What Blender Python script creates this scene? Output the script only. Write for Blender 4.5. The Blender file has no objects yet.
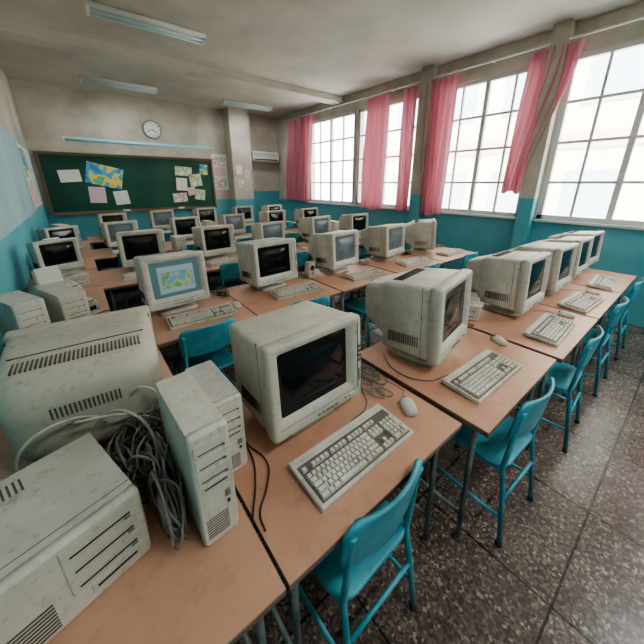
import bpy, bmesh, math, random
from mathutils import Vector, Matrix
random.seed(7)
S = bpy.context.scene
col = S.collection

# ---------------------------------------------------------------- materials
def new_mat(name):
    m = bpy.data.materials.new(name); m.use_nodes = True
    nt = m.node_tree; b = nt.nodes['Principled BSDF']
    return m, nt, b
def lin(c):
    return tuple(((x/255)/12.92 if x/255 <= .04045 else ((x/255+.055)/1.055)**2.4) for x in c) + (1,)
def mat(name, c, rough=.5, c2=None, scale=6, metal=0, bump=0, bscale=60, detail=6, lo=.4, hi=.65, spec=.5, dirt=None):
    m, nt, b = new_mat(name)
    b.inputs['Roughness'].default_value = rough
    b.inputs['Metallic'].default_value = metal
    b.inputs['Specular IOR Level'].default_value = spec
    b.inputs['Base Color'].default_value = lin(c)
    tc = nt.nodes.new('ShaderNodeTexCoord')
    if c2:
        n = nt.nodes.new('ShaderNodeTexNoise'); n.inputs['Scale'].default_value = scale
        n.inputs['Detail'].default_value = detail; n.inputs['Roughness'].default_value = .6
        r = nt.nodes.new('ShaderNodeValToRGB')
        r.color_ramp.elements[0].position = lo; r.color_ramp.elements[0].color = lin(c)
        r.color_ramp.elements[1].position = hi; r.color_ramp.elements[1].color = lin(c2)
        nt.links.new(tc.outputs['Object'], n.inputs['Vector'])
        nt.links.new(n.outputs['Fac'], r.inputs['Fac'])
        outc = r.outputs['Color']
        if dirt:
            n3 = nt.nodes.new('ShaderNodeTexNoise'); n3.inputs['Scale'].default_value = 11
            n3.inputs['Detail'].default_value = 10; n3.inputs['Roughness'].default_value = .75
            r3 = nt.nodes.new('ShaderNodeValToRGB')
            r3.color_ramp.elements[0].position = .52; r3.color_ramp.elements[0].color = (0,0,0,1)
            r3.color_ramp.elements[1].position = .75; r3.color_ramp.elements[1].color = (.6,.6,.6,1)
            mm = nt.nodes.new('ShaderNodeMix'); mm.data_type = 'RGBA'; mm.inputs['B'].default_value = lin(dirt)
            nt.links.new(tc.outputs['Object'], n3.inputs['Vector']); nt.links.new(n3.outputs['Fac'], r3.inputs['Fac'])
            nt.links.new(r3.outputs['Color'], mm.inputs['Factor']); nt.links.new(outc, mm.inputs['A'])
            outc = mm.outputs['Result']
        nt.links.new(outc, b.inputs['Base Color'])
    if bump:
        n2 = nt.nodes.new('ShaderNodeTexNoise'); n2.inputs['Scale'].default_value = bscale
        bp = nt.nodes.new('ShaderNodeBump'); bp.inputs['Strength'].default_value = bump
        bp.inputs['Distance'].default_value = .002
        nt.links.new(tc.outputs['Object'], n2.inputs['Vector'])
        nt.links.new(n2.outputs['Fac'], bp.inputs['Height'])
        nt.links.new(bp.outputs['Normal'], b.inputs['Normal'])
    return m

def beige_mat(name, cA, cB, grime):
    m, nt, b = new_mat(name)
    b.inputs['Roughness'].default_value = .5
    oi = nt.nodes.new('ShaderNodeObjectInfo')
    mx = nt.nodes.new('ShaderNodeMix'); mx.data_type = 'RGBA'
    mx.inputs['A'].default_value = lin(cA); mx.inputs['B'].default_value = lin(cB)
    nt.links.new(oi.outputs['Random'], mx.inputs['Factor'])
    tc = nt.nodes.new('ShaderNodeTexCoord')
    prev = mx.outputs['Result']
    for sc, lo, hi, amt, cc in ((5,.40,.72,.6,grime),(34,.54,.70,.5,(112,104,90))):
        n = nt.nodes.new('ShaderNodeTexNoise'); n.inputs['Scale'].default_value = sc
        n.inputs['Detail'].default_value = 8; n.inputs['Roughness'].default_value = .7
        nt.links.new(tc.outputs['Object'], n.inputs['Vector'])
        r = nt.nodes.new('ShaderNodeValToRGB')
        r.color_ramp.elements[0].position = lo; r.color_ramp.elements[0].color = (0,0,0,1)
        r.color_ramp.elements[1].position = hi; r.color_ramp.elements[1].color = (amt,amt,amt,1)
        nt.links.new(n.outputs['Fac'], r.inputs['Fac'])
        m2 = nt.nodes.new('ShaderNodeMix'); m2.data_type = 'RGBA'
        m2.inputs['B'].default_value = lin(cc)
        nt.links.new(r.outputs['Color'], m2.inputs['Factor'])
        nt.links.new(prev, m2.inputs['A'])
        prev = m2.outputs['Result']
    nt.links.new(prev, b.inputs['Base Color'])
    return m

M = {}
M['beige'] = beige_mat('aged_beige_plastic', (208,206,198), (192,187,170), (160,152,134))
M['beige2'] = beige_mat('key_plastic', (214,211,202), (202,197,182), (166,159,142))
M['gap'] = mat('keyboard_well_plastic', (104,99,88), .6)
M['dark'] = mat('dark_slot', (32,31,30), .6)
M['slot'] = mat('vent_slot', (84,80,73), .6)
M['grey'] = mat('grey_plastic', (120,120,116), .5)
M['screen'] = mat('crt_glass', (16,18,22), .12, spec=.6)
M['screen2'] = mat('crt_glass_pale_reflection', (112,122,128), .25, (80,90,98), 5, spec=.6)  # pale reflection on the screen, painted as glass colour
M['cable'] = mat('cable_grey', (146,141,132), .5, (92,88,83), 3)
M['cabled'] = mat('cable_dark', (52,50,48), .5)
M['wood'] = mat('desk_laminate', (202,158,132), .36, (182,136,112), 2.2, bump=.05, lo=.35, hi=.7, dirt=(150,116,98))
M['edge'] = mat('desk_edge', (122,100,87), .5)
M['steel'] = mat('desk_steel', (128,136,134), .45, (92,96,94), 10, metal=.3)
M['teal'] = mat('chair_paint', (84,168,182), .4, (58,140,156), 8)
M['green'] = mat('chalkboard_green', (14,70,56), .55, (26,86,68), 1.5)
M['frame'] = mat('board_frame', (120,100,78), .5)
M['cream'] = mat('plaster_cream', (202,196,183), .85, (172,165,151), 1.3, bump=.2, bscale=30)
M['paleblue'] = mat('plaster_pale_blue', (168,196,204), .85, (150,180,190), 1.3, bump=.2, bscale=30)
M['turq'] = mat('wainscot_turquoise', (92,172,186), .6, (112,182,192), 1.5, bump=.15, bscale=25)
M['ceil'] = mat('ceiling_plaster', (204,198,187), .9, (184,178,167), 1.0)
M['white'] = mat('painted_white_metal', (222,222,218), .5)
M['winframe'] = mat('window_frame', (206,204,200), .5)
M['paper'] = mat('paper_white', (228,228,222), .8)
M['pink'] = mat('paper_pink', (228,196,206), .8)
M['clockface'] = mat('clock_face', (226,226,220), .5)
M['tube'] = mat('fluorescent_tube_glass', (200,222,226), .3)
M['bluetube'] = mat('light_blue_tube', (160,212,224), .4)

def voro_mat(name, cols, scale):
    m, nt, b = new_mat(name)
    tc = nt.nodes.new('ShaderNodeTexCoord')
    v = nt.nodes.new('ShaderNodeTexNoise'); v.inputs['Scale'].default_value = scale; v.inputs['Detail'].default_value = 1
    r = nt.nodes.new('ShaderNodeValToRGB'); r.color_ramp.interpolation = 'CONSTANT'
    e = r.color_ramp.elements
    e[0].color = lin(cols[0]); e[0].position = 0
    e[1].color = lin(cols[1]); e[1].position = .4
    for i, c in enumerate(cols[2:]):
        q = e.new(.4+.3*(i+1)/len(cols[2:])*1.0); q.color = lin(c)
    nt.links.new(tc.outputs['Object'], v.inputs['Vector'])
    nt.links.new(v.outputs['Fac'], r.inputs['Fac'])
    nt.links.new(r.outputs['Color'], b.inputs['Base Color'])
    b.inputs['Roughness'].default_value = .8
    return m
M['poster_blue'] = voro_mat('poster_print_blue', [(70,140,200),(96,176,214),(236,216,110),(120,190,140),(96,176,214)], 5)
M['poster_red'] = voro_mat('poster_print_red', [(236,228,224),(220,170,170),(240,234,230),(190,120,130)], 9)
M['poster_green'] = voro_mat('poster_print_green', [(222,230,214),(176,202,156),(236,234,220),(210,190,130)], 11)

def lit_screen():
    m, nt, b = new_mat('crt_lit_picture')
    N = nt.nodes; Lk = nt.links.new
    tc = N.new('ShaderNodeTexCoord'); sx = N.new('ShaderNodeSeparateXYZ'); Lk(tc.outputs['Object'], sx.inputs[0])
    def mth(op, a, bv):
        q = N.new('ShaderNodeMath'); q.operation = op
        for i, v in enumerate((a, bv)):
            if isinstance(v, (int, float)): q.inputs[i].default_value = v
            else: Lk(v, q.inputs[i])
        return q.outputs[0]
    def band(s, lo, hi): return mth('MULTIPLY', mth('GREATER_THAN', s, lo), mth('LESS_THAN', s, hi))
    def rect(x0, x1, z0, z1): return mth('MULTIPLY', band(sx.outputs[0], x0, x1), band(sx.outputs[2], z0, z1))
    def mix(f, a, bc):
        q = N.new('ShaderNodeMix'); q.data_type = 'RGBA'; Lk(f, q.inputs['Factor'])
        if isinstance(a, tuple): q.inputs['A'].default_value = a
        else: Lk(a, q.inputs['A'])
        if isinstance(bc, tuple): q.inputs['B'].default_value = bc
        else: Lk(bc, q.inputs['B'])
        return q.outputs['Result']
    n = N.new('ShaderNodeTexNoise'); n.inputs['Scale'].default_value = 16; n.inputs['Detail'].default_value = 1
    r = N.new('ShaderNodeValToRGB'); e = r.color_ramp.elements
    e[0].position = .42; e[0].color = lin((120,176,190)); e[1].position = .5; e[1].color = lin((196,200,140))
    q = e.new(.58); q.color = lin((120,170,130))
    Lk(tc.outputs['Object'], n.inputs['Vector']); Lk(n.outputs['Fac'], r.inputs['Fac'])
    c = mix(rect(-.115,.115,.165,.345), lin((96,134,134)), lin((168,192,194)))
    c = mix(rect(-.095,.105,.195,.310), c, r.outputs['Color'])
    b.inputs['Base Color'].default_value = (.02,.02,.02,1)
    b.inputs['Roughness'].default_value = .12
    Lk(c, b.inputs['Emission Color'])
    b.inputs['Emission Strength'].default_value = .5
    return m
M['lit'] = lit_screen()

def curtain_mat():
    m, nt, b = new_mat('pink_curtain_cloth')
    out = nt.nodes['Material Output']
    b.inputs['Base Color'].default_value = lin((212,142,156)); b.inputs['Roughness'].default_value = .9
    tr = nt.nodes.new('ShaderNodeBsdfTranslucent'); tr.inputs['Color'].default_value = lin((220,152,168))
    mx = nt.nodes.new('ShaderNodeMixShader'); mx.inputs['Fac'].default_value = .18
    nt.links.new(b.outputs[0], mx.inputs[1]); nt.links.new(tr.outputs[0], mx.inputs[2])
    nt.links.new(mx.outputs[0], out.inputs[0])
    return m
M['curtain'] = curtain_mat()

def glass_mat():
    m, nt, b = new_mat('window_glass')
    out = nt.nodes['Material Output']
    t = nt.nodes.new('ShaderNodeBsdfTransparent'); t.inputs['Color'].default_value = (.93,.95,.95,1)
    g = nt.nodes.new('ShaderNodeBsdfGlossy'); g.inputs['Roughness'].default_value = .05
    mx = nt.nodes.new('ShaderNodeMixShader'); mx.inputs['Fac'].default_value = .05
    nt.links.new(t.outputs[0], mx.inputs[1]); nt.links.new(g.outputs[0], mx.inputs[2])
    nt.links.new(mx.outputs[0], out.inputs[0])
    return m
M['glass'] = glass_mat()

def floor_mat():
    m, nt, b = new_mat('terrazzo_tiles')
    tc = nt.nodes.new('ShaderNodeTexCoord')
    v = nt.nodes.new('ShaderNodeTexVoronoi'); v.inputs['Scale'].default_value = 95
    r = nt.nodes.new('ShaderNodeValToRGB'); r.color_ramp.interpolation = 'CONSTANT'
    e = r.color_ramp.elements
    e[0].position = 0; e[0].color = lin((92,80,76))
    e[1].position = .25; e[1].color = lin((126,112,104))
    for p, c in ((.5,(106,92,87)),(.62,(150,136,125)),(.75,(114,99,93)),(.9,(180,168,155)),(.95,(94,81,76))):
        q = e.new(p); q.color = lin(c)
    sx = nt.nodes.new('ShaderNodeSeparateColor')
    nt.links.new(tc.outputs['Object'], v.inputs['Vector'])
    nt.links.new(v.outputs['Color'], sx.inputs['Color'])
    nt.links.new(sx.outputs[0], r.inputs['Fac'])
    br = nt.nodes.new('ShaderNodeTexBrick'); br.offset = 0
    br.inputs['Scale'].default_value = 1; br.inputs['Brick Width'].default_value = .6
    br.inputs['Row Height'].default_value = .6; br.inputs['Mortar Size'].default_value = .005
    br.inputs['Color1'].default_value = (1,1,1,1); br.inputs['Color2'].default_value = (.85,.85,.85,1)
    br.inputs['Mortar'].default_value = (.2,.2,.2,1)
    nt.links.new(tc.outputs['Object'], br.inputs['Vector'])
    mx = nt.nodes.new('ShaderNodeMix'); mx.data_type = 'RGBA'; mx.blend_type = 'MULTIPLY'
    mx.inputs['Factor'].default_value = 1
    nt.links.new(r.outputs['Color'], mx.inputs['A']); nt.links.new(br.outputs['Color'], mx.inputs['B'])
    n = nt.nodes.new('ShaderNodeTexNoise'); n.inputs['Scale'].default_value = 2.5; n.inputs['Detail'].default_value = 7
    nt.links.new(tc.outputs['Object'], n.inputs['Vector'])
    r2 = nt.nodes.new('ShaderNodeValToRGB'); r2.color_ramp.elements[0].position = .38; r2.color_ramp.elements[0].color = (.6,.58,.55,1)
    r2.color_ramp.elements[1].position = .65; r2.color_ramp.elements[1].color = (1,1,1,1)
    nt.links.new(n.outputs['Fac'], r2.inputs['Fac'])
    m3 = nt.nodes.new('ShaderNodeMix'); m3.data_type = 'RGBA'; m3.blend_type = 'MULTIPLY'; m3.inputs['Factor'].default_value = 1
    nt.links.new(mx.outputs['Result'], m3.inputs['A']); nt.links.new(r2.outputs['Color'], m3.inputs['B'])
    nt.links.new(m3.outputs['Result'], b.inputs['Base Color'])
    b.inputs['Roughness'].default_value = .27
    return m
M['floor'] = floor_mat()

# ---------------------------------------------------------------- mesh builder
class MB:
    def __init__(s, mats):
        s.bm = bmesh.new(); s.mats = mats
    def mi(s, m): return s.mats.index(m)
    def box(s, c, d, m, bev=0, rot=None, taper=None):
        x, y, z = (v/2 for v in d)
        tx = ty = 1
        if taper: tx, ty = taper
        vs = []
        for k in (-1, 1):
            for j, i in ((-1,-1),(-1,1),(1,1),(1,-1)):
                sx = tx if k == 1 else 1; sy = ty if k == 1 else 1
                p = Vector((i*x*sx, j*y*sy, k*z))
                if rot: p = rot @ p
                vs.append(s.bm.verts.new(p+Vector(c)))
        F = [(3,2,1,0),(4,5,6,7),(0,1,5,4),(1,2,6,5),(2,3,7,6),(3,0,4,7)]
        fs = [s.bm.faces.new([vs[i] for i in f]) for f in F]
        for f in fs: f.material_index = s.mi(m)
        if bev:
            es = list({e for f in fs for e in f.edges})
            r = bmesh.ops.bevel(s.bm, geom=es, offset=bev, segments=2, affect='EDGES', profile=.7)
            for f in r['faces']: f.material_index = s.mi(m)
    def ring(s, w, h, r, n=4):
        pts = []
        r = min(r, w/2-.0005, h/2-.0005)
        for cx, cz, a0 in ((w/2-r, h/2-r, 0), (-w/2+r, h/2-r, 90), (-w/2+r, -h/2+r, 180), (w/2-r, -h/2+r, 270)):
            for i in range(n+1):
                a = math.radians(a0+90*i/n)
                pts.append((cx+r*math.cos(a), cz+r*math.sin(a)))
        return pts
    def loft(s, secs, cap0=True, cap1=True, axis='y', smooth=True, M4=None):
        prev = None; first = None
        for (p, w, h, o1, o2, r, m) in secs:
            vs = []
            for (a, b) in s.ring(w, h, r):
                if axis == 'y': q = Vector((a+o1, p, b+o2))
                elif axis == 'z': q = Vector((a+o1, b+o2, p))
                else: q = Vector((p, a+o1, b+o2))
                if M4: q = M4 @ q
                vs.append(s.bm.verts.new(q))
            if prev:
                n = len(vs)
                for i in range(n):
                    f = s.bm.faces.new((prev[i], prev[(i+1) % n], vs[(i+1) % n], vs[i]))
                    f.material_index = s.mi(m); f.smooth = smooth
            else: first = (vs, m)
            prev = vs; lm = m
        if cap0: f = s.bm.faces.new(first[0][::-1]); f.material_index = s.mi(first[1])
        if cap1: f = s.bm.faces.new(prev); f.material_index = s.mi(lm)
    def tube(s, pts, r, m, n=8, closed=False):
        pts = [Vector(p) for p in pts]
        prev = None; up = None
        for i, p in enumerate(pts):
            if i == 0: t = pts[1]-pts[0]
            elif i == len(pts)-1: t = pts[-1]-pts[-2]
            else: t = (pts[i+1]-pts[i]).normalized()+(pts[i]-pts[i-1]).normalized()
            t.normalize()
            if up is None:
                up = Vector((0,0,1)) if abs(t.z) < .9 else Vector((1,0,0))
            sd = t.cross(up).normalized(); up = sd.cross(t).normalized()
            vs = [s.bm.verts.new(p+(sd*math.cos(2*math.pi*k/n)+up*math.sin(2*math.pi*k/n))*r) for k in range(n)]
            if prev:
                for k in range(n):
                    f = s.bm.faces.new((prev[k], prev[(k+1) % n], vs[(k+1) % n], vs[k]))
                    f.material_index = s.mi(m); f.smooth = True
            else: f = s.bm.faces.new(vs[::-1]); f.material_index = s.mi(m)
            prev = vs
        f = s.bm.faces.new(prev); f.material_index = s.mi(m)
    def cyl(s, c, r, h, m, axis='z', n=32, r2=None):
        r2 = r if r2 is None else r2
        A = []; B = []
        for k in range(n):
            a = 2*math.pi*k/n
            for L, rr, z in ((A, r, -h/2), (B, r2, h/2)):
                p = (rr*math.cos(a), rr*math.sin(a), z)
                if axis == 'y': p = (p[0], p[2], p[1])
                if axis == 'x': p = (p[2], p[0], p[1])
                L.append(s.bm.verts.new(Vector(p)+Vector(c)))
        for k in range(n):
            f = s.bm.faces.new((A[k], A[(k+1) % n], B[(k+1) % n], B[k])); f.material_index = s.mi(m); f.smooth = True
        for L in (A[::-1], B):
            f = s.bm.faces.new(L); f.material_index = s.mi(m)
    def mesh(s, name):
        bmesh.ops.recalc_face_normals(s.bm, faces=s.bm.faces[:])
        me = bpy.data.meshes.new(name); s.bm.to_mesh(me); s.bm.free()
        for m in s.mats: me.materials.append(M[m])
        return me

def put(name, me, loc=(0,0,0), rz=0, sc=1, rx=0, ry=0):
    o = bpy.data.objects.new(name, me); col.objects.link(o)
    o.location = loc; o.rotation_euler = (math.radians(rx), math.radians(ry), math.radians(rz))
    o.scale = (sc,)*3 if not isinstance(sc, tuple) else sc
    return o

# ---------------------------------------------------------------- CRT monitors (front faces -Y, origin on desk below bezel)
def crt(name, style, screen='screen'):
    b = MB(['beige','slot','grey',screen,'dark'])
    B = 'beige'; ox = -.013 if style == 'wide' else 0
    w = {'wide':.425,'std':.405,'bulk':.43}[style]
    zc = .232
    if style == 'wide':
        rear = [(.43,.20,.17,0,.24,.02,B),(.42,.24,.21,0,.24,.025,B),(.35,.33,.28,0,.236,.025,B),(.33,.37,.315,0,zc,.02,B),
                (.31,.392,.335,0,zc,.016,B),(.06,w-.018,.347,0,zc,.014,B)]
    elif style == 'bulk':
        rear = [(.432,.22,.16,0,.232,.07,B),(.428,.29,.22,0,.232,.08,B),(.415,.34,.27,0,.232,.08,B),(.392,.375,.305,0,.232,.075,B),
                (.36,.395,.33,0,zc,.065,B),(.30,.408,.342,0,zc,.05,B),(.06,w-.014,.35,0,zc,.035,B)]
    else:
        rear = [(.445,.17,.15,0,.25,.03,B),(.43,.205,.19,0,.248,.03,B),(.33,.275,.26,0,.24,.03,B),(.30,.30,.285,0,.238,.03,B),
           (.28,.372,.325,0,zc,.022,B),(.06,w-.018,.345,0,zc,.018,B)]
    sec = rear+[(.056,w-.024,.338,0,zc,.016,B),(.050,w-.024,.338,0,zc,.016,B),
           (.046,w,.355,0,zc,.016,B),(.010,w,.355,0,zc,.016,B),(.001,w-.010,.345,0,zc,.013,B),
           (0,w-.022,.333,0,zc,.010,B),(-.001,.334,.264,ox,.25,.012,B),(.018,.310,.240,ox,.25,.010,B),
           (.019,.306,.236,ox,.25,.010,screen),(.011,.225,.165,ox,.25,.03,screen),(.007,.12,.085,ox,.25,.03,screen),(.006,.02,.015,ox,.25,.005,screen)]
    T = Matrix.Translation((0,.15,.06)) @ Matrix.Rotation(math.radians(-3.5),4,'X') @ Matrix.Translation((0,-.15,-.06))
    b.loft(sec, M4=T)
    R = T.to_3x3()
    def tb(c, d, m, bev=0): b.box(T @ Vector(c), d, m, bev, rot=R)
    tb((.15,-.003,.082),(.026,.008,.012),B,.002)
    for i in range(5): tb((-.02+i*.022,-.002,.079),(.014,.006,.006),'grey')
    tb((.115,-.002,.083),(.005,.006,.004),'dark')
    tb((0,0,.100),(w-.05,.003,.0015),'slot')
    if style == 'wide':
        tb((w/2-.024,-.0005,.24),(.0016,.004,.28),'dark')
        for i in range(7): tb((w/2-.015,-.0002,.13+i*.008),(.010,.003,.003),'dark')
        for i in range(4): tb((w/2-.015,-.002,.22+i*.02),(.010,.006,.012),'grey')
    if style == 'std':
        for i in range(22): tb((-.126+i*.012,.235,zc+.1645),(.004,.05,.006),'slot')
    if style == 'bulk':
        for i in range(30): tb((-.155+i*.0107,.30,zc+.1700),(.0045,.06,.006),'slot')
        tb((0,.235,zc+.1725),(.35,.003,.004),'slot')
        for i in range(16): tb((-.08+i*.0107,.430,.285),(.0045,.006,.04),'slot')
    if style != 'bulk':
        for sx in (-1,1):
            for i in range(14): tb((sx*(w/2-.0115),.10+i*.011,.14),(.005,.004,.05),'slot')
    tb((w/2-.0105,.085,zc),(.003,.002,.34),'slot'); tb((-w/2+.0105,.085,zc),(.003,.002,.34),'slot'); 
    b.loft([(0,.26,.25,0,.17,.05,B),(.012,.26,.25,0,.17,.05,B),(.022,.23,.22,0,.17,.05,B),(.026,.15,.15,0,.17,.06,B),(.07,.18,.18,0,.17,.06,B)], axis='z')
    if style != 'bulk': b.box((0,.43,.18),(.09,.02,.03),'dark')
    else:
        b.box((.05,.428,.19),(.05,.014,.03),'dark'); b.box((-.05,.428,.19),(.04,.014,.02),'dark')
    return b.mesh(name)
crt_a = crt('crt_mesh_wide','wide'); crt_b = crt('crt_mesh_std','std'); crt_lit = crt('crt_mesh_lit','std','lit')
crt_g = crt('crt_mesh_pale_reflection','std','screen2'); crt_k = crt('crt_mesh_bulk','bulk'); crt_ag = crt('crt_mesh_wide_pale_reflection','wide','screen2')  # screen2 variants carry the painted reflection

# ---------------------------------------------------------------- keyboard (origin centre, bottom z=0; front at -Y)
def keyboard():
    b = MB(['beige','beige2','gap','grey'])
    W, D = .46, .185
    R = Matrix.Rotation(math.radians(4.5),3,'X')
    def rb(c, d, m, bev=0, taper=None):
        b.box(R @ Vector(c)+Vector((0,0,.012)), d, m, bev, rot=R, taper=taper)
    rb((0,0,.004),(W,D,.020),'beige',.006)
    rb((0,-.011,.0146),(W-.024,D-.046,.002),'gap')
    rb((0,.079,.0148),(W-.03,.012,.002),'beige2',0)
    u = .0187
    def key(x, y, w=1, h=1):
        rb((x, y, .021),(u*w-.0022,u*h-.0022,.011),'beige2',0,(.80 if w < 1.6 else .9,.78))
    x0 = -W/2+.017; y0 = -.080
    rows = [[1.5,1,1.25,6.25,1.25,1,1.5+.25],[2.25]+[1]*10+[2.75-.5+.25],[1.75]+[1]*11+[2.25],[1.5]+[1]*12+[1.5],[1]*13+[2]]
    for r, ks in enumerate(rows):
        tot = sum(ks); x = x0; k = 15/tot
        y = y0+.014+r*u
        for w in ks:
            key(x+u*w*k/2, y, w*k); x += u*w*k
    fy = y0+.014+5.45*u
    for g, n, st in ((0,1,0),(1,4,2),(2,4,6.5),(3,4,11)):
        for i in range(n): key(x0+u*(st+i+.5), fy, 1)
    nx = x0+15.4*u
    for i in range(3):
        key(nx+u*(i+.5), fy); key(nx+u*(i+.5), y0+.014+4*u); key(nx+u*(i+.5), y0+.014+3*u)
        key(nx+u*(i+.5), y0+.014)
    key(nx+u*1.5, y0+.014+u)
    px = nx+3.4*u
    for i in range(4):
        for j in range(5):
            if i == 3 and j in (0,2): continue
            if j == 0 and i == 1: continue
            if j == 0 and i == 0: key(px+u, y0+.014, 2); continue
            if i == 3: key(px+u*3.5, y0+.014+(j+ -.5)*u, 1, 2); continue
            key(px+u*(i+.5), y0+.014+j*u)
    return b.mesh('keyboard_mesh')
kb = keyboard()

def mouse():
    b = MB(['beige2','grey'])
    b.loft([(0,.058,.100,0,0,.028,'beige2'),(.012,.062,.106,0,0,.03,'beige2'),(.024,.054,.094,0,0,.027,'beige2'),(.032,.036,.066,0,0,.018,'beige2'),(.035,.014,.03,0,0,.007,'beige2')], axis='z')
    b.box((0,.030,.026),(.0015,.04,.012),'grey')
    b.tube([(0,.05,.012),(.0,.075,.006),(.02,.11,.003),(-.01,.16,.003),(-.05,.20,.003)],.002,'grey',6)
    return b.mesh('mouse_mesh')
ms = mouse()

# ---------------------------------------------------------------- computer cases (front -Y, origin bottom centre of front)
def tower(w=.15,d=.36,h=.37):
    b = MB(['beige','beige2','dark','grey','slot'])
    b.box((0,d/2+.012,h/2+.004),(w-.006,d-.024,h-.008),'beige',.004)
    b.loft([(.022,w,h,0,h/2,.012,'beige2'),(.006,w,h,0,h/2,.012,'beige2'),(-.004,w-.014,h-.016,0,h/2,.012,'beige2')])
    z = h-.045
    for i in range(3):
        b.box((0,-.004,z),(w-.026,.006,.037),'beige',.002)
        b.box((0,-.0075,z-.010),(w-.05,.002,.002),'dark')
        b.box((w/2-.03,-.008,z-.014),(.012,.004,.004),'grey')
        z -= .043
    b.box((0,-.004,z+.004),(w-.04,.006,.026),'beige',.002)
    b.box((0,-.0075,z+.006),(w-.06,.002,.004),'dark')
    b.box((w/2-.035,-.006,z-.045),(.022,.008,.022),'grey',.004)
    b.box((w/2-.035,-.006,z-.075),(.010,.006,.008),'dark')
    for i in range(8): b.box((-.012,-.0045,.03+i*.009),(w-.06,.002,.003),'slot')
    for i in range(5): b.box((.0,d+.0005,.06+i*.022),(w-.04,.002,.012),'grey')
    b.box((0,d+.0005,h-.06),(w-.04,.003,.06),'dark')
    b.box((0,.05,h-.003),(w-.004,.0025,.004),'slot')
    return b.mesh('tower_mesh')
tw = tower()
def desktop(w=.40,d=.38,h=.13):
    b = MB(['beige','beige2','dark','grey','slot'])
    b.box((0,d/2+.012,h/2+.003),(w-.006,d-.024,h-.006),'beige',.004)
    b.loft([(.022,w,h,0,h/2,.010,'beige2'),(.006,w,h,0,h/2,.010,'beige2'),(-.004,w-.014,h-.014,0,h/2,.010,'beige2')])
    b.box((.085,-.004,h-.040),(.15,.006,.040),'beige',.002)
    b.box((.085,-.008,h-.048),(.12,.002,.002),'dark'); b.box((.14,-.009,h-.055),(.014,.004,.004),'grey')
    b.box((.095,-.004,.032),(.11,.006,.026),'beige',.002)
    b.box((.095,-.008,.034),(.09,.002,.004),'dark')
    b.box((-.15,-.006,.085),(.022,.008,.018),'grey',.003); b.box((-.15,-.005,.055),(.01,.006,.006),'dark')
    for i in range(9): b.box((-.07,-.0045,.02+i*.010),(.10,.002,.004),'slot')
    return b.mesh('desktop_mesh')
dt = desktop()
def bigcase(w=.34,d=.32,h=.215):
    b = MB(['beige','beige2','dark','grey','slot'])
    b.box((0,d/2+.012,h/2+.003),(w-.006,d-.024,h-.006),'beige',.004)
    b.loft([(.022,w,h,0,h/2,.010,'beige2'),(.006,w,h,0,h/2,.010,'beige2'),(-.004,w-.014,h-.014,0,h/2,.010,'beige2')])
    for i in range(3):
        z = h-.036-i*.047
        b.box((.075,-.004,z),(.155,.006,.041),'beige',.002)
        b.box((.075,-.008,z-.006),(.125,.002,.003),'dark'); b.box((.13,-.009,z-.014),(.014,.004,.004),'grey')
    b.box((.085,-.004,.038),(.11,.006,.026),'beige',.002); b.box((.085,-.008,.040),(.09,.002,.005),'dark')
    b.box((-.12,-.006,.15),(.026,.008,.022),'grey',.003); b.box((-.12,-.005,.115),(.012,.006,.006),'dark')
    for i in range(8): b.box((-.09,-.0045,.02+i*.010),(.11,.002,.004),'slot')
    for i in range(8): b.box((-.09+i*.012,.26,h-.0015),(.005,.05,.004),'slot')
    b.box((0,.045,h-.0015),(w-.01,.002,.004),'slot')
    return b.mesh('bigcase_mesh')
bc = bigcase()
def printer():
    b = MB(['beige','beige2','dark','paper','grey'])
    b.loft([(0,.38,.34,0,.17,.03,'beige'),(.11,.38,.34,0,.17,.03,'beige'),(.15,.35,.30,0,.18,.03,'beige'),(.19,.30,.22,0,.20,.03,'beige')], axis='z')
    b.box((0,0,.07),(.27,.02,.05),'dark'); b.box((0,-.05,.035),(.25,.14,.006),'beige2',.002)
    Rt = Matrix.Rotation(math.radians(-25),3,'X')
    b.box((0,.29,.26),(.25,.008,.18),'beige2',.003,rot=Rt); b.box((0,.275,.27),(.21,.003,.19),'paper',0,rot=Rt)
    for i in range(4): b.box((.09+i*.018,.03,.155),(.012,.02,.01),'grey')
    return b.mesh('printer_mesh')
pr = printer()
def speaker():
    b = MB(['beige','dark','grey'])
    b.loft([(0,.085,.19,0,.095,.012,'beige'),(.09,.075,.17,0,.095,.012,'beige')])
    b.cyl((0,-.001,.12),.030,.004,'dark',axis='y',n=24); b.cyl((0,-.002,.055),.014,.004,'grey',axis='y',n=16)
    return b.mesh('speaker_mesh')
sp_ = speaker()

# ---------------------------------------------------------------- desk, chair
def desk(w=.83,d=.74,h=.72):
    b = MB(['wood','edge','steel'])
    b.box((0,0,h-.004),(w,d,.008),'wood',.002)
    b.box((0,0,h-.018),(w-.002,d-.002,.020),'edge',.003)
    for sx in (-1,1):
        x = sx*(w/2-.05)
        for sy in (-1,1):
            b.tube([(x,sy*(d/2-.07),h-.028),(x,sy*(d/2-.05),.012)],.0125,'steel')
            b.cyl((x,sy*(d/2-.05),.008),.017,.016,'edge',n=12)
        b.tube([(x,-(d/2-.07),h-.045),(x,(d/2-.07),h-.045)],.012,'steel')
        b.tube([(x,-(d/2-.053),.16),(x,(d/2-.053),.16)],.010,'steel')
    for y in (-(d/2-.07),d/2-.07): b.tube([(-w/2+.05,y,h-.045),(w/2-.05,y,h-.045)],.012,'steel')
    b.tube([(-w/2+.05,d/2-.053,.16),(w/2-.05,d/2-.053,.16)],.010,'steel')
    b.box((0,.06,h-.13),(w-.12,d-.30,.006),'steel')
    b.box((0,d/2-.08,h-.16),(w-.11,.006,.24),'steel')
    return b.mesh('desk_mesh')
dk = desk(); dkl = desk(w=.70); dkm = desk(w=.55)
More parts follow.
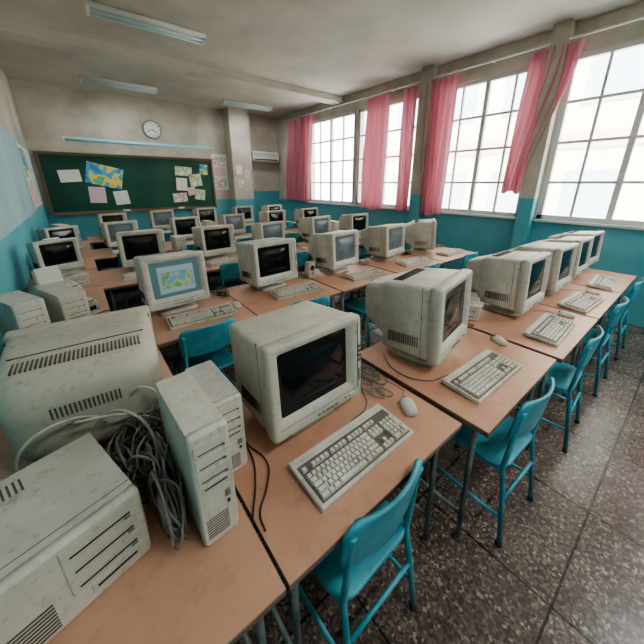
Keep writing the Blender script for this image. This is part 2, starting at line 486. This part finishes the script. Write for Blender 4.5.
def chair():
    b = MB(['teal','dark'])
    def panel(zs, y0, w, lean, curve, hole=False, th=.012):
        N = 14; rows = []
        for side in (0,1):
            g = []
            for (z, ww) in zs:
                r = []
                for i in range(N+1):
                    t = i/N*2-1
                    x = t*ww/2
                    r.append(b.bm.verts.new((x, y0-lean*(z-.5)+curve*(t*t)-side*th, z)))
                g.append(r)
            rows.append(g)
        fs = []
        for g in rows:
            for a in range(len(g)-1):
                for i in range(N): fs.append((g[a][i],g[a][i+1],g[a+1][i+1],g[a+1][i]))
        A, C = rows
        for i in range(N):
            fs.append((A[0][i],A[0][i+1],C[0][i+1],C[0][i])); fs.append((A[-1][i],A[-1][i+1],C[-1][i+1],C[-1][i]))
        for a in range(len(A)-1):
            for k in (0,N): fs.append((A[a][k],A[a+1][k],C[a+1][k],C[a][k]))
        for f in fs:
            q = b.bm.faces.new(f); q.smooth = True; q.material_index = 0
    panel([(.575,.30),(.585,.34),(.60,.36),(.66,.375),(.72,.375),(.755,.36),(.77,.33),(.778,.28)], -.185,.36,.12,.035)
    b.loft([(.405,.35,.35,0,0,.06,'teal'),(.412,.37,.37,0,0,.07,'teal'),(.422,.37,.37,0,0,.07,'teal'),(.426,.355,.355,0,0,.06,'teal'),(.420,.25,.25,0,0,.06,'teal')], axis='z')
    for sx in (-1,1):
        x = sx*.165
        b.tube([(x*1.12,-.235,.012),(x*1.04,-.20,.25),(x,-.17,.42),(x,-.178,.52),(x*.98,-.188,.70),(x*.98,-.195,.74)],.0115,'teal')
        b.tube([(x*1.12,.20,.012),(x*1.04,.185,.22),(x,.165,.385),(x,.14,.400),(x,-.17,.400)],.0115,'teal')
        b.tube([(x*1.08,-.215,.15),(x*1.08,.192,.15)],.009,'teal')
        for y in (-.235,.20): b.cyl((x*1.12,y,.008),.015,.016,'dark',n=10)
    b.tube([(-.17,.187,.20),(.17,.187,.20)],.009,'teal'); b.tube([(-.17,-.20,.25),(.17,-.20,.25)],.009,'teal')
    b.tube([(-.165,.155,.397),(.165,.155,.397)],.009,'teal')
    return b.mesh('chair_mesh')
ch = chair()

# ---------------------------------------------------------------- room shell
X0,X1,Y0,Y1,ZC = -.52,5.05,-2.2,8.5,3.45
def simple(name, boxes, mats):
    b = MB(mats)
    for bx in boxes:
        b.box(bx[0],bx[1],bx[2],bx[3] if len(bx) > 3 else 0)
    return put(name, b.mesh(name))
def bb(x0,x1,y0,y1,z0,z1,m,bev=0):
    return (((x0+x1)/2,(y0+y1)/2,(z0+z1)/2),(x1-x0,y1-y0,z1-z0),m,bev)
simple('floor',[bb(X0-.2,X1+.2,Y0-.2,Y1+.2,-.1,0,'floor')],['floor'])
simple('ceiling',[bb(X0-.2,X1+.2,Y0-.2,Y1+.2,ZC,ZC+.12,'ceil')],['ceil'])
WZ = 1.17
simple('wall_far',[bb(X0-.2,X1+.2,Y1,Y1+.2,0,1.22,'turq'),bb(X0-.2,X1+.2,Y1,Y1+.2,1.22,ZC,'cream'),bb(4.05,X1,Y1-.004,Y1,1.2,1.42,'turq')],['turq','cream'])
simple('wall_left',[bb(X0-.2,X0,Y0,Y1,0,1.22,'turq'),bb(X0-.2,X0,Y0,Y1,1.22,2.3,'paleblue'),bb(X0-.2,X0,Y0,Y1,2.3,ZC,'cream')],['turq','cream','paleblue'])
simple('wall_back',[bb(X0-.2,X1+.2,Y0-.2,Y0,0,1.22,'turq'),bb(X0-.2,X1+.2,Y0-.2,Y0,1.22,ZC,'cream')],['turq','cream'])
wins = [(-1.95,-.2),(-.02,1.5),(1.72,3.22),(3.6,5.12),(5.2,6.9)]
ZT = 3.12
bx = [bb(X1,X1+.2,Y0,Y1,0,WZ,'turq'),bb(X1,X1+.2,Y0,Y1,ZT,ZC,'cream')]
edges = [Y0]+[v for w in wins for v in w]+[Y1]
for i in range(0,len(edges),2):
    bx.append(bb(X1,X1+.2,edges[i],edges[i+1],WZ,ZT,'cream'))
bx += [bb(X1-.14,X1,1.52,1.70,0,1.45,'turq'),bb(X1-.14,X1,1.52,1.70,1.45,ZC,'cream'),
       bb(X1-.14,X1,3.30,3.52,0,1.45,'turq'),bb(X1-.14,X1,3.30,3.52,1.45,ZC,'cream')]
simple('wall_right',bx,['turq','cream'])
simple('column',[bb(3.45,4.0,8.12,8.5,0,1.22,'turq'),bb(3.45,4.0,8.12,8.5,1.22,ZC,'cream')],['turq','cream'])
simple('trim_1',[bb(X1-.05,X1,Y0,1.5,WZ-.03,WZ,'winframe'),bb(X1-.05,X1,1.72,3.28,WZ-.03,WZ,'winframe'),bb(X1-.05,X1,3.55,7.0,WZ-.03,WZ,'winframe')],['winframe'])
simple('beam',[bb(X0,X1,5.6,5.9,ZC-.12,ZC,'ceil')],['ceil'])
for i,(a,c) in enumerate(wins):
    b = MB(['winframe','glass'])
    xm = X1+.06
    for (y0,y1,z0,z1,t) in [(a,c,WZ,WZ+.06,.07),(a,c,ZT-.06,ZT,.07),(a,a+.06,WZ,ZT,.07),(c-.06,c,WZ,ZT,.07)]:
        b.box((xm,(y0+y1)/2,(z0+z1)/2),(t,y1-y0,z1-z0),'winframe')
    w = c-a
    b.box((xm,(a+c)/2,(WZ+ZT)/2),(.06,.06,ZT-WZ-.1),'winframe')
    for k in (1,3): b.box((xm,a+w*k/4,(WZ+ZT)/2),(.035,.03,ZT-WZ-.1),'winframe')
    zs = [WZ+(ZT-WZ)*q for q in (.25,.5,.74)]
    for z in zs: b.box((xm,(a+c)/2,z),(.038,w-.1,.032),'winframe')
    b.box((xm,(a+c)/2,(WZ+ZT)/2),(.006,w-.08,ZT-WZ-.08),'glass')
    put('window_%d'%(i+1), b.mesh('window'))
# outside building (sunlit, pale)
M['bldg'] = mat('outside_facade', (244,238,212), .9, (238,230,204), .6)
M['bldg2'] = mat('outside_facade_band', (234,196,188), .9)
M['bldgwin'] = mat('outside_windows', (190,202,208), .3)
b = MB(['bldg','bldg2','bldgwin'])
b.box((12,3,2),(1,16,14),'bldg')
for k in range(5):
    z = -3+k*2.9
    b.box((11.48,3,z),(.1,16,.4),'bldg2')
    for j in range(8): b.box((11.49,-4+j*2.1,z+1.5),(.06,1.2,1.2),'bldgwin')
put('neighbouring_building', b.mesh('bldg'))

# curtains + rail
def curtain(y0t,y1t,y0b,y1b,zb,zt=3.22,x=4.93,folds=7,amp=.035):
    bm = bmesh.new(); NU = folds*10; NV = 18; g = []
    ph = random.random()*6
    for j in range(NV+1):
        t = j/NV; z = zt+(zb-zt)*t
        e = t*t*(3-2*t)
        a = y0t+(y0b-y0t)*e; c = y1t+(y1b-y1t)*e
        r = []
        for i in range(NU+1):
            u = i/NU
            y = a+(c-a)*u
            xx = x+amp*math.sin(u*folds*2*math.pi+ph+t*.8)+.012*math.sin(u*23+t*5)
            zz = z+(.02*math.sin(u*9+ph) if j == NV else 0)
            r.append(bm.verts.new((xx,y+.01*math.sin(t*6+u*12),zz)))
        g.append(r)
    for j in range(NV):
        for i in range(NU):
            f = bm.faces.new((g[j][i],g[j][i+1],g[j+1][i+1],g[j+1][i])); f.smooth = True
    me = bpy.data.meshes.new('curtain'); bm.to_mesh(me); bm.free(); me.materials.append(M['curtain'])
    return put('window_curtain', me)
curtain(6.6,7.7,6.75,7.95,1.2,folds=8)
curtain(4.2,4.75,4.25,4.85,1.12,folds=6)
curtain(3.56,3.84,3.58,3.86,1.15,folds=4)
curtain(2.86,3.42,2.90,3.36,1.12,folds=6)
curtain(1.36,1.90,1.72,1.97,1.52,folds=6,amp=.035)
curtain(-.5,.0,-.5,-.1,1.15,folds=6)
b = MB(['white'])
b.tube([(4.93,Y0+.05,3.26),(4.93,8.0,3.26)],.014,'white')
for y in (-1.5,.5,2.4,4.2,6,7.8): b.box((4.99,y,3.27),(.12,.02,.02),'white')
put('curtain_rail', b.mesh('curtain_rail'))

# chalkboard
b = MB(['green','frame','white'])
BX0,BX1,BZ0,BZ1 = -.42,3.0,1.04,2.22
b.box(((BX0+BX1)/2,8.480,(BZ0+BZ1)/2),(BX1-BX0,.03,BZ1-BZ0),'green')
for c,d in ((((BX0+BX1)/2,8.460,BZ1),(BX1-BX0+.06,.06,.05)),(((BX0+BX1)/2,8.460,BZ0),(BX1-BX0+.06,.06,.05)),((BX0,8.460,(BZ0+BZ1)/2),(.05,.06,BZ1-BZ0)),((BX1,8.460,(BZ0+BZ1)/2),(.05,.06,BZ1-BZ0))):
    b.box(c,d,'frame',.006)
b.box(((BX0+BX1)/2,8.40,BZ0-.02),(BX1-BX0,.10,.02),'frame',.004)
for x in (.9,2.1): b.box((x,8.41,BZ0+.012),(.14,.05,.04),'white',.006)
put('chalkboard', b.mesh('chalkboard'))
def poster(name, x, z, w, h, m, rot=0, y=8.461):
    b = MB([m]); b.box((0,0,0),(w,.004,h),m)
    return put(name, b.mesh(name), (x,y,z), ry=rot)
poster('paper_notice',.02,1.79,.36,.24,'paper',-4); poster('world_map_poster',.62,1.80,.66,.44,'poster_blue',14)
poster('pink_notice',.42,1.40,.30,.34,'pink',3); poster('paper_notice',.86,1.33,.28,.30,'paper',-5)
for x,z,w,h,m,r in ((2.28,1.93,.40,.22,'poster_green',4),(2.55,1.72,.30,.30,'poster_green',-6),(2.2,1.62,.26,.30,'paper',4),(2.12,1.30,.34,.22,'poster_red',-3),(2.62,1.36,.26,.26,'poster_green',8),(2.42,1.45,.2,.2,'pink',-8),(2.78,1.98,.2,.25,'poster_blue',5)):
    poster('paper_notice',x,z,w,h,m,r)
b = MB(['paper','poster_red','poster_green','pink'])
b.box((0,0,0),(.40,.004,.90),'paper')
for x,z,w,h,m in ((-.08,.30,.18,.2,'poster_red'),(.1,.27,.14,.24,'poster_green'),(0,.02,.32,.22,'pink'),(-.06,-.27,.2,.24,'poster_red'),(.12,-.26,.1,.2,'poster_green')):
    b.box((x,-.003,z),(w,.003,h),m)
put('wall_chart', b.mesh('wall_chart'), (3.23,8.497,1.92))
b = MB(['paper','pink','poster_green'])
for x,z,m in ((-.12,.16,'paper'),(.10,.05,'pink'),(-.08,-.18,'poster_green')): b.box((x,0,z),(.17,.004,.22),m)
put('pinned_notices', b.mesh('pinned_notices'), (3.74,8.117,1.82))
b = MB(['poster_blue','pink','poster_red','white','paper','poster_green'])
b.box((-.512,7.3,1.75),(.012,1.5,.95),'white',.003)
for i,(y,z,w,h,m) in enumerate([(6.78,1.95,.36,.42,'poster_blue'),(7.2,1.5,.34,.38,'pink'),(7.55,1.95,.36,.40,'poster_red'),(7.82,1.5,.34,.38,'poster_green'),(6.8,1.48,.34,.38,'poster_red'),(7.17,2.0,.26,.3,'poster_blue')]):
    b.box((-.504,y,z),(.006,w,h),m)
put('notice_board', b.mesh('notice_board'))
# clock
b = MB(['clockface','dark','grey'])
b.cyl((0,-.02,0),.195,.04,'grey',axis='y',n=48); b.cyl((0,-.043,0),.17,.006,'clockface',axis='y',n=48)
for k in range(12):
    a = k*math.pi/6
    b.box((.14*math.sin(a),-.047,.14*math.cos(a)),(.012,.003,.03),'dark',rot=Matrix.Rotation(a,3,'Y'))
for a,l,w in ((2.3,.09,.014),(4.3,.125,.010)):
    R = Matrix.Rotation(a,3,'Y'); b.box(R @ Vector((0,0,l/2))+Vector((0,-.05,0)),(w,.003,l),'dark',rot=R)
put('wall_clock', b.mesh('wall_clock'), (1.72,8.5,2.82))
# board lamp (light-blue tube fitting)
b = MB(['bluetube','white','grey'])
b.box((0,.07,.03),(2.9,.06,.05),'bluetube',.01); b.tube([(-1.42,.0,0),(1.42,0,0)],.022,'bluetube',10)
for x in (-1.44,1.44): b.box((x,.03,.005),(.03,.12,.07),'white',.005)
for x in (-1,0,1): b.box((x,.2,.03),(.03,.28,.02),'grey')
put('board_lamp', b.mesh('board_lamp'), (1.50,8.16,2.46))
# air conditioner
b = MB(['white','dark','grey'])
b.loft([(0,.86,.28,0,0,.03,'white'),(-.16,.86,.28,0,0,.03,'white'),(-.20,.84,.22,0,.01,.04,'white')])
b.box((0,-.197,-.075),(.74,.01,.03),'dark'); 
for i in range(4): b.box((0,-.2,.02+i*.02),(.76,.006,.004),'grey')
b.tube([(-.4,-.05,-.1),(-.42,-.04,-.5),(-.42,-.03,-1.2)],.02,'white')
put('air_conditioner', b.mesh('air_conditioner'), (4.55,8.49,2.36))
# ceiling lamps, tubes unlit; the area lights below them are added fill
b = MB(['white','tube'])
b.loft([(-.62,.16,.06,0,0,.02,'white'),(.62,.16,.06,0,0,.02,'white')],axis='x')
for dy in (-.045,.045): b.tube([(-.59,dy,-.05),(.59,dy,-.05)],.014,'tube',10)
for x in (-.6,.6): b.box((x,0,-.04),(.03,.15,.05),'white')
lm = b.mesh('ceiling_lamp')
for x,y,e in ((1.1,7.5,14),(3.7,7.5,14),(1.1,4.6,16),(1.1,-.9,34),(3.7,-.9,34)):  # fixtures behind the camera are unseen, placed to carry the fill
        put('fluorescent_ceiling_lamp', lm, (x,y,ZC-.03))
        L = bpy.data.lights.new('added_fill_light','AREA'); L.shape='RECTANGLE'; L.size=1.2; L.size_y=.16; L.energy=e; L.color=(.95,.98,1)
        o = bpy.data.objects.new('added_fill_light',L); col.objects.link(o); o.location=(x,y,ZC-.12)

# ---------------------------------------------------------------- furniture layout
def D(x0,yf,me=None,w=.83): put('school_desk',me or dk,(x0+w/2,yf+.37,0))
def mon(x,y,rz=0,me=None,z=.72,sc=1): return put('crt_monitor',me or crt_b,(x,y,z),rz,sc)
def key(x,y,rz=0,z=.72): return put('keyboard',kb,(x,y,z),rz)
def mou(x,y,rz=0): return put('computer_mouse',ms,(x,y,.72),rz)
def chr_(x,y,rz=0): return put('school_chair',ch,(x,y,0),rz)

# row 1
D(.225,.41); D(1.09,.32); D(1.95,.30); D(2.80,.30); D(3.65,.30)
mon(.592,.735,2,crt_a,sc=1.03); mon(1.45,.675,10,crt_b,sc=1.13); mon(2.47,.62,0,crt_b,sc=1.07); mon(3.18,.62,-2,crt_a,sc=1.03); mon(3.86,.64,-2,crt_b); mon(4.42,.66,-3,crt_b)
key(.62,.585,1); key(1.445,.505,-1); key(2.30,.46,2); key(3.05,.46,-3); key(3.85,.46,3)
mou(.955,.60,-35); mou(1.87,.60,-30); mou(2.66,.46,12); mou(3.42,.46,10)
put('desktop_computer',dt,(2.0,.94,.72),-60,(.7,.8,.9))
chr_(.565,.58,2); chr_(1.46,.46,-2); chr_(2.34,.44,3); chr_(3.2,.44,0); chr_(4.05,.44,0)

# rows 2..5
tang = []
for r,mf in enumerate([2.28,3.72,5.16,6.6]):
    cols_x = [.47,1.31,2.16,3.02,3.88] if r == 0 else [.46,1.30,2.14,2.98,3.82]
    for c,x in enumerate(cols_x):
        D(x-.415, mf-.40)
        rz = random.uniform(-3,9)
        if r == 0: rz = [4,5,8,8,35][c]
        me = random.choice([crt_a,crt_b,crt_g,crt_g,crt_ag])
        if r == 0: me = [crt_lit,crt_a,crt_g,crt_g,crt_b][c]
        mon(x+random.uniform(-.04,.04)*(r>0), mf+random.uniform(-.03,.03), rz, me, sc=random.uniform(.98,1.06) if r else 1.07)
        kx = x+.09 if r == 0 else x+random.uniform(-.03,.04)
        key(kx, mf-.17+random.uniform(-.02,.01), random.uniform(-5,5))
        if c < 4 and random.random() < .7: mou(x+.37 , mf-.14, random.uniform(-12,12))
        chr_(x+random.uniform(0,.08), mf-.26+random.uniform(-.04,.02), random.uniform(-6,6))
        tang.append((x+.38,mf+.18))

# left side by wall
D(-.485,.41,dkl,.70); D(-.485,1.17,dkl,.70); D(-.505,1.93,dkm,.55)
for y in (2.70,3.46,4.22,4.98,5.74): D(-.505,y,dkm,.55)
mon(-.065,1.53,176,crt_k,sc=(1.10,1.0,.97))
put('desktop_computer',bc,(-.172,.665,.72),16,(.95,.95,1.0))
put('tower_computer',tw,(.14,.615,.72),3,(.66,.78,1.0))
put('tower_computer',tw,(.245,.78,.72),2,(.66,.70,.80))
put('tower_computer',tw,(-.30,2.12,.72),25,(.9,.8,.9)); put('tower_computer',tw,(-.12,2.20,.72),22,(.9,.8,.85))
put('printer',pr,(-.10,2.66,.72),35,.6)
put('printer',pr,(-.22,3.08,.72),20,.75)
put('desktop_computer',dt,(-.20,3.5,.72),15,.85); mon(-.2,3.58,20,crt_b,z=.72+.111,sc=.8)
put('desktop_computer',dt,(-.22,4.25,.72),10,.85); put('desktop_computer',dt,(-.22,4.25,.831),16,.85)
put('printer',pr,(-.22,4.75,.72),25,.8); mon(-.2,5.3,25,crt_a,sc=.9); put('tower_computer',tw,(-.2,5.95,.72),20,.9)
put('speaker',sp_,(1.76,2.37,.72),8,.9)
put('tower_computer',tw,(.90,3.86,.72),4,(.75,.55,.85)); put('tower_computer',tw,(1.73,5.28,.72),4,(.75,.55,.85)); put('tower_computer',tw,(3.40,3.86,.72),4,(.75,.55,.85))

# ---------------------------------------------------------------- cables
def cables(name, splines, r, m):
    cu = bpy.data.curves.new(name,'CURVE'); cu.dimensions='3D'; cu.bevel_depth=r; cu.bevel_resolution=2; cu.resolution_u=10
    for pts in splines:
        sp = cu.splines.new('BEZIER'); sp.bezier_points.add(len(pts)-1)
        for bp,p in zip(sp.bezier_points,pts):
            bp.co = p; bp.handle_left_type = bp.handle_right_type = 'AUTO'
    cu.materials.append(M[m]); o = bpy.data.objects.new(name,cu); col.objects.link(o); return o
def tangle(cx,cy,sx,sy,n,zmax,seed,k=6,z0=.726):
    rd = random.Random(seed); out = []
    for _ in range(n):
        pts = []
        ax = cx+rd.gauss(0,.4)*sx; ay = cy+rd.gauss(0,.4)*sy; a = rd.uniform(0,6.28); dr = rd.choice((-1,1))
        for j in range(k+2):
            rr = rd.uniform(.5,1.0)
            pts.append((ax+rr*sx*math.cos(a)*.8+rd.gauss(0,.1)*sx, ay+rr*sy*math.sin(a)*.8+rd.gauss(0,.1)*sy, z0+min(abs(rd.gauss(0,.4)),1)*zmax))
            a += dr*rd.uniform(.8,1.7)
        out.append(pts)
    return out
cables('cable_tangle', tangle(.04,1.00,.09,.15,38,.20,3), .0036, 'cable')
cables('cable_tangle', tangle(.04,1.00,.08,.15,12,.14,5), .0034, 'cabled')
cables('cable_tangle', tangle(.045,.80,.028,.12,20,.20,15), .0032, 'cable')
cables('cable_tangle', tangle(.17,1.12,.12,.06,20,.14,16), .0032, 'cable')
cables('monitor_cable', [[(-.11,1.10,.91),(-.13,1.05,.95),(-.03,1.04,.93),(.05,1.08,.84),(.08,1.03,.75)],[(-.01,1.10,.91),(.06,1.05,.99),(.10,1.03,.88),(.07,.98,.76)],[(-.06,1.10,.9),(-.16,1.05,.97),(-.24,1.03,.955),(-.3,1.07,.80)],[(-.1,1.10,.88),(-.02,1.0,.97),(.04,.92,.93),(.04,.85,.80)]], .0045,'beige')
cables('cable_tangle', tangle(.97,1.03,.09,.07,12,.05,9)+tangle(1.00,.9,.05,.10,6,.02,10)+tangle(.93,.80,.04,.08,4,.01,19), .0028,'cable')
cables('cable_tangle', tangle(.24,1.08,.06,.05,8,.05,12), .0028,'cabled')
cables('loose_cable', [[(.335,1.02,.726),(.325,.86,.726),(.345,.74,.726),(.30,.66,.726),(.245,.60,.726),(.235,.55,.726)],[(.31,.98,.726),(.315,.80,.726),(.28,.70,.727),(.22,.60,.726)]], .0030,'cabled')
cables('cable_tangle', tangle(.10,2.30,.05,.12,8,.04,11), .0028,'cabled')
for i,(x,y) in enumerate(tang):
    if i < 12: cables('cable_tangle', tangle(x,y,.06,.10,6,.05,30+i), .003, 'cable' if i%3 else 'cabled')
for i,x in enumerate((1.90,2.85,3.60)): cables('cable_tangle', tangle(x,.90,.06,.10,6,.04,60+i), .003, 'cable')
cables('keyboard_cable', [[(.70,.69,.735),(.82,.72,.726),(.88,.80,.726),(.92,1.0,.726)],[(1.30,.61,.735),(1.18,.66,.726),(1.13,.80,.726),(1.2,.95,.726)]], .0028,'cable')

# ---------------------------------------------------------------- light
w = bpy.data.worlds.new('World'); S.world = w; w.use_nodes = True
bg = w.node_tree.nodes['Background']; bg.inputs[0].default_value = (.89,.95,1,1); bg.inputs[1].default_value = 9.0
su = bpy.data.lights.new('sun','SUN'); su.energy = 14; su.angle = .02; su.color=(1,.97,.9)
so = bpy.data.objects.new('sun',su); col.objects.link(so); so.rotation_euler = (math.radians(10),math.radians(-40),0)

# ---------------------------------------------------------------- camera
cam = bpy.data.cameras.new('Camera'); co = bpy.data.objects.new('Camera',cam); col.objects.link(co)
co.location = (0,0,1.65); co.rotation_euler = (math.radians(90-18.43),0,math.radians(-38.5))
cam.sensor_width = 36; cam.lens = 300/644*36; cam.shift_y = -.0606; cam.clip_start = .02
S.camera = co
S.view_settings.view_transform = 'AgX'
S.view_settings.look = 'AgX - Medium High Contrast'
S.view_settings.exposure = .05
